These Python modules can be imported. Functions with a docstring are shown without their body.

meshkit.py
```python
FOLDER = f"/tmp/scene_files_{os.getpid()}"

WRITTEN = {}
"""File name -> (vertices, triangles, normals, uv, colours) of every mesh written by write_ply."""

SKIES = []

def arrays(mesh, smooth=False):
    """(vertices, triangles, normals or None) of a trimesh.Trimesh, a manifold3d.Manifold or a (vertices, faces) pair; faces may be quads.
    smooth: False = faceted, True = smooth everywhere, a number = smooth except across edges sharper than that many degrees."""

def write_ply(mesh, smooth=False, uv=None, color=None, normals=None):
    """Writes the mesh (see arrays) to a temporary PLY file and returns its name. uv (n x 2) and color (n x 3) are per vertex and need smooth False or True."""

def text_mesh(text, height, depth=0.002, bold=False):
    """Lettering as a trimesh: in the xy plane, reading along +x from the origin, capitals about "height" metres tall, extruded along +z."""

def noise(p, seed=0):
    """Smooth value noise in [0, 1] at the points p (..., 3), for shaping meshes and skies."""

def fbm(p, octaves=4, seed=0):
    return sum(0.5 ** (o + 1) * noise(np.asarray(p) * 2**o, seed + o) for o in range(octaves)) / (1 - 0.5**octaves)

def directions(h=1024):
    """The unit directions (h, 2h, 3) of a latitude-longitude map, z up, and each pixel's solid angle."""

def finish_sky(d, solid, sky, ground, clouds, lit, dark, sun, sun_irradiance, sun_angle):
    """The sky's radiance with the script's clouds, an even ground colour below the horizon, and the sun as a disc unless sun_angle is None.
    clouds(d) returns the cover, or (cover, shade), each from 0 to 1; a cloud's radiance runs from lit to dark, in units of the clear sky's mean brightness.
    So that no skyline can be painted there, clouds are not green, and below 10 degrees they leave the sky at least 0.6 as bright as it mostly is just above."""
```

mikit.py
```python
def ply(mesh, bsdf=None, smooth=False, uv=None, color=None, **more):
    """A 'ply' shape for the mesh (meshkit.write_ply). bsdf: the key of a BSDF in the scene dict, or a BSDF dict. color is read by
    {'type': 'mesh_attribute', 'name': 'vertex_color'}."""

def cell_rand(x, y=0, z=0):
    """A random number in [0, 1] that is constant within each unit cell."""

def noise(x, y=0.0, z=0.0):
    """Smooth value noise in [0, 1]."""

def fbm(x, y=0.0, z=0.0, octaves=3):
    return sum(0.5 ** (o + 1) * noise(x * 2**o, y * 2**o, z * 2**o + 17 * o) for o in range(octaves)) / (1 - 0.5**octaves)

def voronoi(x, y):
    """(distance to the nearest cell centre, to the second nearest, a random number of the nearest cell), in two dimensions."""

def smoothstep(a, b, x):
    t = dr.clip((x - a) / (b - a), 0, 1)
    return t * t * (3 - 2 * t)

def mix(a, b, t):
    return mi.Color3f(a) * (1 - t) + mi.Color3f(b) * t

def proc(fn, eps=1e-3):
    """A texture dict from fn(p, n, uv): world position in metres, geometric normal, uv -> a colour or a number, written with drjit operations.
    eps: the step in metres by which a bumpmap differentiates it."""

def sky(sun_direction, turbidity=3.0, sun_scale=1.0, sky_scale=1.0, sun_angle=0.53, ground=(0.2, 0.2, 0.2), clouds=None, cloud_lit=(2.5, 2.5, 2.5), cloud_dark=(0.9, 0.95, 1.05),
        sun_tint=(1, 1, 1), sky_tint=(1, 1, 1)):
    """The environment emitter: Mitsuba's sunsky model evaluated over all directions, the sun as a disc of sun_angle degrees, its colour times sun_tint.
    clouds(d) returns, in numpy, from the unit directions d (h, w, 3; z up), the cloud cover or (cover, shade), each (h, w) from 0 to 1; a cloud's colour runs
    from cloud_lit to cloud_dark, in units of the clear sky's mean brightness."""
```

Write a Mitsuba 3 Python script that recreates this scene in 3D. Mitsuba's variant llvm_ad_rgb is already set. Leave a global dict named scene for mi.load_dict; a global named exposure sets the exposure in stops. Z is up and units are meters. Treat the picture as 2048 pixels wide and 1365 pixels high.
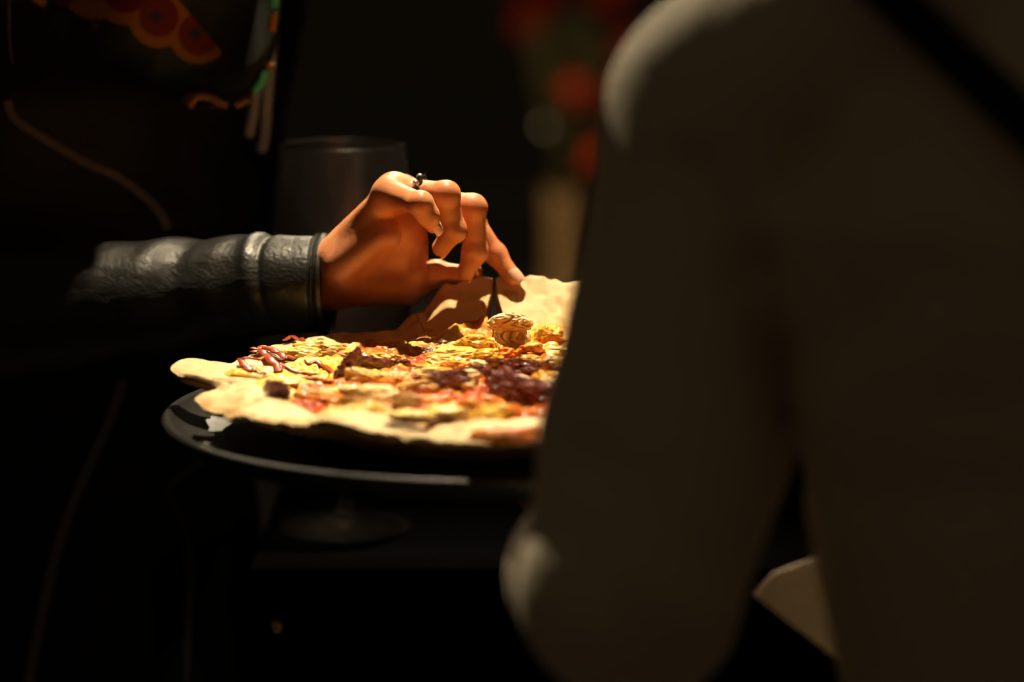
import math, random
import numpy as np
import trimesh
import drjit as dr
import mitsuba as mi
import mikit
import meshkit
from mikit import proc, fbm, noise, smoothstep, mix

T = mi.ScalarTransform4f
rng = np.random.default_rng(7)
random.seed(7)
scene, labels = {}, {}

# ------------------------------------------------------------------ camera, light, exposure
FPX = 5500.0
PITCH = math.radians(9.55)
CAM = np.array([0.0106, -1.5 * math.cos(math.radians(11)), 1.15 + 1.5 * math.sin(math.radians(11))])
FW = np.array([0, math.cos(PITCH), -math.sin(PITCH)])
UP = np.array([0, math.sin(PITCH), math.cos(PITCH)])
RT = np.array([1.0, 0, 0])
scene['camera'] = {'type': 'thinlens', 'fov': math.degrees(2 * math.atan(1024 / FPX)), 'fov_axis': 'x',
                   'aperture_radius': 0.0148, 'focus_distance': 1.562, 'near_clip': 0.05, 'far_clip': 60.0,
                   'to_world': T().look_at(origin=CAM.tolist(), target=(CAM + FW).tolist(), up=[0, 0, 1])}
exposure = 0.0
scene['dusk'] = {'type': 'constant', 'radiance': {'type': 'rgb', 'value': [0.026, 0.0185, 0.0112]}}
LAMP = np.array([0.05, 0.45, 3.05])          # ceiling spotlight above and behind the plate
LAMP_AIM = np.array([-0.005, 0.055, 1.17])
BACK_LAMP = np.array([0.0, 3.7, 3.4])              # second, weaker spotlight far behind: rims and wet sparkles
scene['side_spot'] = {'type': 'spot', 'to_world': T().look_at(origin=[-1.68, 2.5, 3.36], target=[0.08, -0.33, 1.32], up=[0, 0, 1]), 'intensity': {'type': 'rgb', 'value': [30.0, 25.0, 16.5]}, 'cutoff_angle': 5.0, 'beam_width': 3.0}
scene['back_spot'] = {'type': 'spot', 'to_world': T().look_at(origin=BACK_LAMP.tolist(), target=[-0.03, -0.02, 1.17], up=[0, 0, 1]), 'intensity': {'type': 'rgb', 'value': [30.0, 24.5, 16.0]}, 'cutoff_angle': 2.9, 'beam_width': 1.8}
LAMP_POWER = np.array([1.0, 0.80, 0.52]) * 27000


def pix(px, py, y):
    """The world point on the plane of depth y that a point of the photograph shows."""
    d = FW + RT * (px - 1024) / FPX - UP * (py - 682.5) / FPX
    return CAM + d * (y - CAM[1]) / d[1]


def pixz(px, py, z):
    d = FW + RT * (px - 1024) / FPX - UP * (py - 682.5) / FPX
    return CAM + d * (z - CAM[2]) / d[2]


# ------------------------------------------------------------------ helpers
def key_for(base):
    if base not in scene and not any(k.startswith(base + '__') for k in scene) and base not in labels:
        return base
    n = 1
    while True:
        k = f'{base}_{n:03d}'
        if k not in scene and k not in labels and not any(q.startswith(k + '__') for q in scene):
            return k
        n += 1


def put(name, mesh, bsdf, parent=None, smooth=True, color=None, uv=None, label=None, **more):
    k = key_for((parent + '__' if parent else '') + name)
    scene[k] = mikit.ply(mesh, bsdf, smooth=smooth, color=color, uv=uv)
    info = dict(more)
    if label:
        info['label'] = label
    if info:
        labels[k] = info
    return k


def thing(name, label, category, group=None):
    k = key_for(name)
    labels[k] = {'label': label, 'category': category}
    if group:
        labels[k]['group'] = group
    return k


def cat(ms):
    return trimesh.util.concatenate(ms)


def unit(v):
    v = np.asarray(v, float)
    return v / (np.linalg.norm(v, axis=-1, keepdims=True) + 1e-12)


def catmull(pts, n):
    p = np.asarray(pts, float)
    p = np.vstack([2 * p[0] - p[1], p, 2 * p[-1] - p[-2]])
    m = len(p) - 3
    t = np.linspace(0, m - 1e-9, n)
    i = t.astype(int)
    f = (t - i)[:, None]
    a, b, c, d = p[i], p[i + 1], p[i + 2], p[i + 3]
    return 0.5 * (2 * b + (c - a) * f + (2 * a - 5 * b + 4 * c - d) * f ** 2 + (3 * b - a - 3 * c + d) * f ** 3)


def grid_faces(nu, nv, wrap=False):
    i, j = np.meshgrid(np.arange(nu - 1), np.arange(nv if wrap else nv - 1), indexing='ij')
    j2 = (j + 1) % nv
    q = np.stack([i * nv + j, i * nv + j2, (i + 1) * nv + j2, (i + 1) * nv + j], -1).reshape(-1, 4)
    return np.vstack([q[:, [0, 1, 2]], q[:, [0, 2, 3]]])


def tri(v, f, fix=True):
    m = trimesh.Trimesh(np.asarray(v, float), f, process=False)
    if fix and len(f) < 5000 and not m.is_winding_consistent:
        trimesh.repair.fix_winding(m)
    if fix and m.is_watertight and m.volume < 0:
        m.invert()
    return m


def tube(path, radii, sides=10, flat=None, up=None):
    """A closed tube along a path; flat squashes it along the direction 'up' (an array or a vector)."""
    p = np.asarray(path, float)
    n = len(p)
    r = np.broadcast_to(np.asarray(radii, float), (n,))
    t = unit(np.gradient(p, axis=0))
    u = np.broadcast_to(np.asarray([0, 0, 1.0] if up is None else up, float), (n, 3))
    a = np.cross(t, u)
    bad = np.linalg.norm(a, axis=1) < 1e-3
    a[bad] = np.cross(t[bad], [0.3, 0.9, 0.2])
    a = unit(a)
    b = unit(np.cross(a, t))
    k = np.linspace(0, 2 * np.pi, sides, endpoint=False)
    fl = 1.0 if flat is None else flat
    ring = p[:, None] + r[:, None, None] * (np.cos(k)[None, :, None] * a[:, None] + fl * np.sin(k)[None, :, None] * b[:, None])
    v = np.vstack([ring.reshape(-1, 3), p[:1], p[-1:]])
    f = grid_faces(n, sides, True)
    c0, c1, j = n * sides, n * sides + 1, np.arange(sides)
    f = np.vstack([f, np.stack([j * 0 + c0, (j + 1) % sides, j], 1), np.stack([j * 0 + c1, (n - 1) * sides + j, (n - 1) * sides + (j + 1) % sides], 1)])
    return tri(v, f)


def lathe(profile, sides=64, at=(0, 0, 0)):
    pr = np.asarray(profile, float)
    k = np.linspace(0, 2 * np.pi, sides, endpoint=False)
    v = np.stack([pr[:, None, 0] * np.cos(k), pr[:, None, 0] * np.sin(k), np.repeat(pr[:, 1:2], sides, 1)], -1).reshape(-1, 3) + np.asarray(at)
    f = grid_faces(len(pr), sides, True)
    m = trimesh.Trimesh(v, f, process=False)
    m.merge_vertices()
    m.update_faces(m.nondegenerate_faces())
    if m.volume < 0:
        m.invert()
    return m


def rbox(size, at=(0, 0, 0), r=0.004):
    """A box with rounded edges."""
    m = trimesh.creation.box(extents=[1, 1, 1])
    for _ in range(3):
        m = m.subdivide()
    s = np.asarray(size, float) / 2
    v = m.vertices * 2 * s
    inner = np.clip(v, -(s - r), s - r)
    v = inner + unit(v - inner) * np.minimum(np.linalg.norm(v - inner, axis=1, keepdims=True), r)
    return tri(v + np.asarray(at), m.faces)


# ---- signed distance shapes and a surface mesher
def seg(p, a, b, ra, rb):
    a, b = np.asarray(a, np.float32), np.asarray(b, np.float32)
    ab = b - a
    t = np.clip(((p - a) @ ab) / float(ab @ ab), 0, 1)
    q = p - a - t[..., None] * ab
    return np.sqrt((q * q).sum(-1)) - (ra + (rb - ra) * t)


def ball(p, c, r):
    q = (p - np.asarray(c, np.float32)) / np.asarray(r, np.float32)
    return (np.sqrt((q * q).sum(-1)) - 1) * np.float32(np.min(r))


def smin(a, b, k):
    h = np.clip(0.5 + 0.5 * (b - a) / k, 0, 1)
    return b * (1 - h) + a * h - k * h * (1 - h)


def smins(ds, k):
    out = ds[0]
    for d in ds[1:]:
        out = smin(out, d, k)
    return out


def nets(f, lo, hi, h):
    lo, hi = np.asarray(lo, float), np.asarray(hi, float)
    n = np.ceil((hi - lo) / h).astype(int) + 1
    ax = [lo[k] + h * np.arange(n[k]) for k in range(3)]
    V = np.empty(n, np.float32)
    step = max(1, 900000 // (n[1] * n[2]))
    for s in range(0, n[0], step):
        P = np.stack(np.meshgrid(ax[0][s:s + step], ax[1], ax[2], indexing='ij'), -1).astype(np.float32)
        V[s:s + step] = f(P)
    inside = V < 0
    c = inside[:-1, :-1, :-1]
    cnt = np.zeros(np.array(n) - 1, np.int8)
    corners = list(np.ndindex(2, 2, 2))
    sl = lambda o, k: slice(o, n[k] - 1 + o)
    for o in corners:
        cnt += inside[sl(o[0], 0), sl(o[1], 1), sl(o[2], 2)]
    cells = np.argwhere((cnt > 0) & (cnt < 8))
    idx = np.full(np.array(n) - 1, -1, np.int64)
    idx[tuple(cells.T)] = np.arange(len(cells))
    val = {o: V[tuple((cells + o).T)] for o in corners}
    acc, num = np.zeros((len(cells), 3)), np.zeros(len(cells))
    for o in corners:
        for k in range(3):
            if o[k] == 0:
                o2 = tuple(o[j] + (j == k) for j in range(3))
                a, b = val[o], val[o2]
                m = (a < 0) != (b < 0)
                t = np.where(m, a / np.where(m, a - b, 1), 0)
                pt = np.tile(np.asarray(o, float), (len(cells), 1))
                pt[:, k] = t
                acc[m] += pt[m]
                num += m
    v = lo + h * (cells + acc / num[:, None])
    faces = []
    for k in range(3):
        i, j = [(1, 2), (2, 0), (0, 1)][k]
        a = [slice(None)] * 3
        b = [slice(None)] * 3
        a[k], b[k] = slice(0, n[k] - 1), slice(1, n[k])
        for q in (i, j):
            a[q] = b[q] = slice(1, n[q] - 1)
        A, B = inside[tuple(a)], inside[tuple(b)]
        e = np.argwhere(A != B)
        s = A[tuple(e.T)]
        e[:, i] += 1
        e[:, j] += 1
        q = []
        for di, dj in ((0, 0), (-1, 0), (-1, -1), (0, -1)):
            c2 = e.copy()
            c2[:, i] += di
            c2[:, j] += dj
            q.append(idx[tuple(c2.T)])
        q = np.stack(q, 1)
        q[~s] = q[~s][:, ::-1]
        faces.append(q)
    q = np.vstack(faces)
    m = trimesh.Trimesh(v, np.vstack([q[:, [0, 1, 2]], q[:, [0, 2, 3]]]), process=False)
    if m.volume < 0:
        m.invert()
    return m


def march(f, o, d, t0, t1, n=400):
    """First point along o + t d where f becomes negative, or None."""
    t = np.linspace(t0, t1, n)
    v = f((o + t[:, None] * d).astype(np.float32))
    i = np.argmax(v < 0)
    if not v[i] < 0 or i == 0:
        return None
    s = t[i - 1] + (t[i] - t[i - 1]) * v[i - 1] / (v[i - 1] - v[i])
    return o + s * d


# ------------------------------------------------------------------ materials
def rgb(*c):
    return {'type': 'rgb', 'value': list(c)}


def pr(color, rough=0.5, spec=0.5, **kw):
    c = color if isinstance(color, dict) else rgb(*color)
    return {'type': 'principled', 'base_color': c, 'roughness': rough, 'specular': spec, **kw}


VC = {'type': 'mesh_attribute', 'name': 'vertex_color'}


def bumped(b, fn, eps=4e-4):
    return {'type': 'bumpmap', 'arbitrary': proc(fn, eps), 'scale': 1.0, 'bsdf': b}


M = {}


def mat(name, b, two=True):
    scene['mat_' + name] = {'type': 'twosided', 'bsdf': b} if two else b
    M[name] = 'mat_' + name


mat('crust', bumped(pr(VC, 0.6, 0.25), lambda p, n, uv: 0.00035 * fbm(p.x * 900, p.y * 900, p.z * 900, 2)))
mat('cheese', bumped(pr(VC, 0.24, 0.75, clearcoat=0.3, clearcoat_gloss=0.95), lambda p, n, uv: 0.0004 * fbm(p.x * 420, p.y * 420, p.z * 420, 2)))
mat('topping', bumped(pr(VC, 0.28, 0.6, clearcoat=0.3, clearcoat_gloss=0.95), lambda p, n, uv: 0.0005 * fbm(p.x * 600, p.y * 600, p.z * 600, 2)))
mat('date', bumped(pr(VC, 0.22, 0.9, clearcoat=0.3, clearcoat_gloss=0.95), lambda p, n, uv: 0.0004 * fbm(p.x * 500, p.y * 500, p.z * 500, 2)))
mat('syrup', pr((0.24, 0.030, 0.002), 0.25, 1.0, clearcoat=1.0, clearcoat_gloss=0.97))
mat('syrup_dark', pr((0.10, 0.011, 0.003), 0.15, 1.0, clearcoat=1.0, clearcoat_gloss=0.97))
mat('nut', bumped(pr(VC, 0.5, 0.35), lambda p, n, uv: 0.0004 * fbm(p.x * 700, p.y * 700, p.z * 700, 2)))
mat('plate', pr((0.008, 0.008, 0.0075), 0.44, 0.36))
mat('skin', bumped(pr(proc(lambda p, n, uv: mix((0.67, 0.27, 0.125), (0.60, 0.215, 0.09), smoothstep(0.3, 0.7, fbm(p.x * 90, p.y * 90, p.z * 90)))), 0.42, 0.4, flatness=0.4),
                   lambda p, n, uv: 0.00012 * fbm(p.x * 800, p.y * 800, p.z * 800, 2)))
mat('nail', pr((0.86, 0.47, 0.32), 0.24, 0.8, clearcoat=0.6, clearcoat_gloss=0.9))
mat('leather', bumped(pr((0.0055, 0.0055, 0.0045), 0.42, 0.55), lambda p, n, uv: 0.00035 * fbm(p.x * 700, p.y * 700, p.z * 700, 2)))
mat('leather_soft', pr((0.005, 0.0055, 0.0045), 0.6, 0.2))
mat('zip', pr((0.20, 0.155, 0.095), 0.4, 0.5, metallic=0.5))
mat('zip_tape', pr((0.70, 0.63, 0.50), 0.5, 0.4))
mat('piping', pr((0.06, 0.055, 0.06), 0.5, 0.4))
mat('brass', pr((0.75, 0.50, 0.22), 0.3, 0.5, metallic=1.0))
mat('silver', pr((0.85, 0.85, 0.82), 0.34, 0.5, metallic=1.0))
mat('onyx', pr((0.01, 0.01, 0.012), 0.12, 0.6))
mat('shirt', bumped(pr(proc(lambda p, n, uv: mix((0.70, 0.60, 0.45), (0.62, 0.52, 0.38), fbm(p.x * 14, p.y * 14, p.z * 6))), 0.75, 0.2, sheen=0.3),
                    lambda p, n, uv: 0.0012 * fbm(p.x * 60, p.y * 60, p.z * 30, 3), 1e-3))
mat('strap', pr((0.006, 0.006, 0.006), 0.6, 0.25))
mat('trousers', pr((0.012, 0.012, 0.014), 0.7, 0.25))
mat('hair', pr((0.02, 0.014, 0.01), 0.5, 0.4))
mat('scarf', pr(VC, 0.7, 0.2))
mat('trim_green', pr((0.10, 0.62, 0.30), 0.5, 0.3))
mat('trim_orange', pr((0.60, 0.26, 0.05), 0.5, 0.3))
mat('trim_tan', pr((0.32, 0.17, 0.07), 0.6, 0.3))
mat('tablecloth', pr((0.0012, 0.0012, 0.0013), 0.95, 0.0))
mat('floor', pr(proc(lambda p, n, uv: mix((0.13, 0.125, 0.11), (0.20, 0.19, 0.17), fbm(p.x * 3, p.y * 3, 0))), 0.7, 0.2))
mat('wall', pr((0.20, 0.205, 0.18), 0.9, 0.1))
mat('red_dark', pr((0.20, 0.012, 0.004), 0.8, 0.15))
mat('red_bright', pr((0.72, 0.06, 0.015), 0.7, 0.2))
mat('leaf', pr((0.06, 0.055, 0.02), 0.7, 0.2))
mat('post', pr(proc(lambda p, n, uv: mix((0.70, 0.44, 0.20), (0.52, 0.31, 0.14), fbm(p.x * 30, p.y * 30, p.z * 2))), 0.6, 0.2))
mat('napkin', pr((0.42, 0.30, 0.23), 0.9, 0.1))
mat('bowl', pr((0.015, 0.015, 0.015), 0.3, 0.5))
mat('lamp_body', pr((0.02, 0.02, 0.02), 0.5, 0.3))
mat('glass', {'type': 'roughdielectric', 'distribution': 'ggx', 'alpha': 0.06, 'int_ior': 1.5}, two=False)

# ------------------------------------------------------------------ setting
put('floor', rbox((40, 16, 0.1), (0, 3, -0.05), 0.01), M['floor'], smooth=False, kind='structure')
put('wall_back', rbox((40, 0.1, 5), (0, 11.05, 2.5), 0.01), M['wall'], smooth=False, kind='structure')

# spotlight: lamp disc in a deep round housing, hung on a rod
aim = unit(LAMP_AIM - LAMP)
sa = unit(np.cross(aim, [0, 1, 0.1]))
sb = np.cross(aim, sa)
R3 = np.eye(4)
R3[:3, 0], R3[:3, 1], R3[:3, 2], R3[:3, 3] = sa, np.cross(aim, sa), aim, LAMP
spot = thing('spotlight', 'black round ceiling spotlight hanging high above the plate', 'spotlight')
k = np.linspace(0, 2 * np.pi, 24, endpoint=False)
disc = trimesh.Trimesh(np.vstack([np.stack([0.02 * np.cos(k), 0.02 * np.sin(k), 0 * k], 1), [[0, 0, 0]]]), np.stack([np.arange(24), (np.arange(24) + 1) % 24, np.full(24, 24)], 1), process=False)
disc.apply_transform(R3)
if disc.face_normals[0] @ aim < 0:
    disc.invert()
kk = put('bulb', disc, M['lamp_body'], spot, smooth=False)
scene[kk]['emitter'] = {'type': 'area', 'radiance': rgb(*LAMP_POWER)}
hs = lathe([(0.0, -0.06), (0.050, -0.06), (0.054, -0.05), (0.054, 0.34), (0.050, 0.34), (0.050, -0.004), (0.0, -0.004)], 48)
hs.apply_transform(R3)
put('housing', hs, M['lamp_body'], spot, smooth=40)
put('rod', tube([LAMP - aim * 0.05, LAMP - aim * 0.05 + [0, 0, 0.3], [LAMP[0] - aim[0] * .05, LAMP[1] - aim[1] * .05, 4.2]], 0.012), M['lamp_body'], spot)

# ------------------------------------------------------------------ plate
PZ = 1.15
pl = thing('plate', 'round black plate with a thin upturned rim under the pizza', 'plate')
prof = [(0, 1.1400), (0.06, 1.1400), (0.12, 1.1400), (0.150, 1.1408), (0.164, 1.1437), (0.1715, 1.1478), (0.1743, 1.1500), (0.1765, 1.1508), (0.1785, 1.1500), (0.1792, 1.1482),
        (0.1770, 1.1440), (0.168, 1.1385), (0.155, 1.1345), (0.120, 1.1325), (0.098, 1.1320), (0.095, 1.1295), (0.090, 1.1295), (0.088, 1.1320), (0, 1.1320)]
prof = np.vstack([catmull(prof[:16], 90), prof[16:]])
prof[:, 0] = np.maximum(prof[:, 0], 0)
put('plate', lathe(prof, 160), M['plate'], smooth=50) if False else put('body', lathe(prof, 160), M['plate'], pl, smooth=50)

# ------------------------------------------------------------------ pizza
ALB = 0.86
NZ = meshkit.noise
FB = meshkit.fbm


def lerp_table(th, tab):
    """Periodic table over degrees, smoothly interpolated."""
    a = np.array([t[0] for t in tab], float)
    v = np.array([t[1] for t in tab], float)
    a = np.concatenate([a - 360, a, a + 360])
    v = np.concatenate([v, v, v])
    th = np.degrees(th) % 360
    i = np.searchsorted(a, th, side='right') - 1
    t = (th - a[i]) / (a[i + 1] - a[i])
    t = t * t * (3 - 2 * t)
    return v[i] * (1 - t) + v[i + 1] * t


R_TAB = [(0, .160), (30, .160), (60, .158), (75, .157), (90, .158), (100, .158), (110, .158), (122, .159), (140, .160), (152, .157), (160, .152), (167, .149), (170, .156), (173, .173), (177, .1775), (180, .172),
         (182.5, .150), (187, .148), (191, .161), (200, .165), (212, .163), (225, .162), (240, .164), (255, .161), (270, .160), (290, .160), (320, .162)]
# height of the edge above 1.15
Z_TAB = [(0, .018), (30, .030), (52, .048), (62, .056), (72, .052), (84, .053), (90, .054), (100, .050), (107, .032), (113, .020), (122, .0225), (140, .0215), (155, .020), (165, .0215), (174, .0260), (180, .021),
         (185, .012), (190, .0155), (198, .0180), (210, .0165), (222, .0185), (232, .0195), (241, .0250), (250, .0205), (262, .0178), (272, .0168), (285, .0172), (300, .017), (330, .017)]
B_TAB = [(0, .003), (60, .004), (90, .002), (140, .001), (165, .001), (178, .002), (190, .005), (205, .0075), (216, .006), (228, .002), (240, .005), (252, .005), (270, .006), (300, .005)]
BASE = 0.0155


def surf(x, y, bumpy=True):
    """Height of the crust's upper side."""
    th = np.arctan2(y, x)
    r = np.hypot(x, y)
    R = lerp_table(th, R_TAB)
    s = np.clip((r / R - 0.66) / 0.34, 0, 1.02)
    lift = lerp_table(th, Z_TAB) - BASE
    b = lerp_table(th, B_TAB)
    z = PZ + BASE + lift * s ** 1.7 + b * np.sin(np.pi * np.clip(s, 0, 1)) ** 1.3
    if bumpy:
        p = np.stack([x, y, 0 * x], -1)
        z = z + 0.0036 * (FB(p * 48, 3) - 0.5) * np.clip(s * 1.6, 0.25, 1)
        z = z + (0.0012 * (np.abs(FB(p * 95 + 7, 2, 14) - .5) * 2 - .3) - 0.0016 * np.clip((FB(p * 120 + 2, 2, 15) - .60) * 6, 0, 1)) * np.clip((s - .15) * 3, 0, 1)
    return z


def cheese_h(x, y):
    p = np.stack([x, y, 0 * x], -1)
    a = FB(p * 65 + 3.3, 3, 5)
    k = 0.45 + 0.55 * np.clip((x + 0.115) / 0.05, 0, 1)
    return 0.0012 + 0.0052 * k * np.clip(a - 0.33, 0, 1) * 2 + k * 0.0026 * np.abs(FB(p * 170, 2, 8) - 0.5) * 2 + k * 0.0016 * FB(p * 480, 2, 11)


def top(x, y):
    x, y = np.asarray(x, float), np.asarray(y, float)
    return surf(x, y) + cheese_h(x, y)


def slit(TH, Fq, gap):
    """Opens the cut beside the lifted slice: widest a little inside the rim."""
    t = (TH - TH[:, :1]) / (TH[:, -1:] - TH[:, :1])
    g = np.radians(0.10 + 1.9 * np.exp(-((Fq - 0.84) / 0.075) ** 2))
    w = np.radians(9.0) / (TH[:, -1:] - TH[:, :1])
    return TH + gap[0] * g * np.clip(1 - t / w, 0, 1) - gap[1] * g * np.clip(1 - (1 - t) / w, 0, 1)


def sector(t0, t1, nr, nt, rmax=1.0, thick=0.005, gap=(0, 0)):
    """Crust solid of a sector."""
    th = np.radians(np.linspace(t0, t1, nt))
    f = np.linspace(0, 1, nr) ** 0.9 * rmax
    TH, Fq = np.meshgrid(th, f)
    TH = slit(TH, Fq, gap)
    jag = 1 + 0.012 * (FB(np.stack([np.cos(TH) * 9, np.sin(TH) * 9, 0 * TH], -1), 4, 2) - 0.5) * 2 * Fq ** 3
    Rr = lerp_table(TH, R_TAB) * Fq * jag
    X, Y = Rr * np.cos(TH), Rr * np.sin(TH)
    Zt = surf(X, Y)
    s = np.clip((Fq - 0.55) / 0.45, 0, 1)
    body = Zt - (PZ - 0.0092)
    th_k = body * (1 - s ** 0.8) + thick * s ** 0.8
    edge = np.sqrt(np.clip(1 - np.clip((Fq - 0.97) / 0.03, 0, 1) ** 2, 0.02, 1))
    mid = Zt - th_k / 2
    Zt2, Zb = mid + th_k / 2 * edge, mid - th_k / 2 * edge
    A = np.stack([X, Y, Zt2], -1).reshape(-1, 3)
    B = np.stack([X, Y, Zb], -1).reshape(-1, 3)
    n = len(A)
    g = grid_faces(nr, nt)
    fs = [g, g[:, ::-1] + n]
    j = np.arange(nt - 1)
    o = (nr - 1) * nt
    fs += [np.stack([o + j, o + j + n, o + j + 1], 1), np.stack([o + j + 1, o + j + n, o + j + 1 + n], 1)]
    i = np.arange(nr - 1) * nt
    fs += [np.stack([i, i + n, i + nt], 1), np.stack([i + nt, i + n, i + nt + n], 1)]
    i = i + nt - 1
    fs += [np.stack([i, i + nt, i + n], 1), np.stack([i + nt, i + nt + n, i + n], 1)]
    m = trimesh.Trimesh(np.vstack([A, B]), np.vstack(fs), process=False)
    if m.volume < 0:
        m.invert()
    q = np.vstack([A, B])
    lower = np.concatenate([np.zeros(n), np.ones(n)])
    return m, q, lower, np.concatenate([Fq.ravel()] * 2)


def crust_color(q, lower, fq):
    a = FB(q * 60, 3, 3)[:, None]
    b = FB(q * 150, 2, 4)[:, None]
    cream, tan, brown, char = np.array([.74, .56, .30]), np.array([.58, .37, .15]), np.array([.42, .19, .05]), np.array([.16, .07, .03])
    c = cream + (tan - cream) * np.clip((a - .48) * 4, 0, 1)
    c = c + (brown - c) * np.clip((b - .66) * 5, 0, .8)
    c = c + (np.array([.85, .55, .16]) - c) * np.clip((0.86 - fq[:, None]) * 8, 0, 1)
    u = tan * .8 + (brown - tan * .8) * np.clip((b - .35) * 2.5, 0, 1)
    u = u + (char - u) * np.clip((a - .6) * 5, 0, .8)
    return ALB * (c * (1 - lower[:, None]) + u * lower[:, None])


def cheese_sheet(t0, t1, nr, nt, cover, rin=0.0, gap=(0, 0)):
    th = np.radians(np.linspace(t0, t1, nt))
    f = np.linspace(rin, 1, nr)
    TH, Fq = np.meshgrid(th, f)
    TH = slit(TH, Fq * cover, gap)
    w = cover + 0.05 * (FB(np.stack([np.cos(TH) * 4, np.sin(TH) * 4, 0 * TH + 2], -1), 3, 6) - 0.5) * 2
    Rr = lerp_table(TH, R_TAB) * Fq * w
    X, Y = Rr * np.cos(TH), Rr * np.sin(TH)
    fade = np.clip((1 - Fq) / 0.06, 0, 1) ** 0.5
    Z = surf(X, Y) + cheese_h(X, Y) * fade - 0.0012 * (1 - fade)
    v = np.stack([X, Y, Z], -1).reshape(-1, 3)
    m = trimesh.Trimesh(v, grid_faces(nr, nt), process=False)
    if m.face_normals[:, 2].mean() < 0:
        m.invert()
    return m, v, Fq.ravel()


def cheese_color(v, fq, warm=0.0):
    p = v * np.array([1, 1, 0])
    a = FB(p * 42 + 9, 3, 21)[:, None]
    b = FB(p * 95 + 4, 3, 22)[:, None]
    d = FB(p * 260, 2, 23)[:, None]
    yel, cream, org, red, brn = np.array([.90, .52, .055]), np.array([.93, .72, .28]), np.array([.74, .24, .02]), np.array([.46, .05, .008]), np.array([.28, .07, .015])
    more = warm + .17 * np.clip((v[:, :1] + .10) / .06, 0, 1)       # more sauce towards the middle
    c = yel + (cream - yel) * np.clip((b - .47) * 4, 0, 1)
    c = c + (org - c) * np.clip((a + more - .54) * 6, 0, 1)
    c = c + (red - c) * np.clip((a + more - .64) * 7, 0, .9)
    c = c + (brn - c) * np.clip((d - .68) * 5, 0, .7)
    return ALB * c


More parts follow.
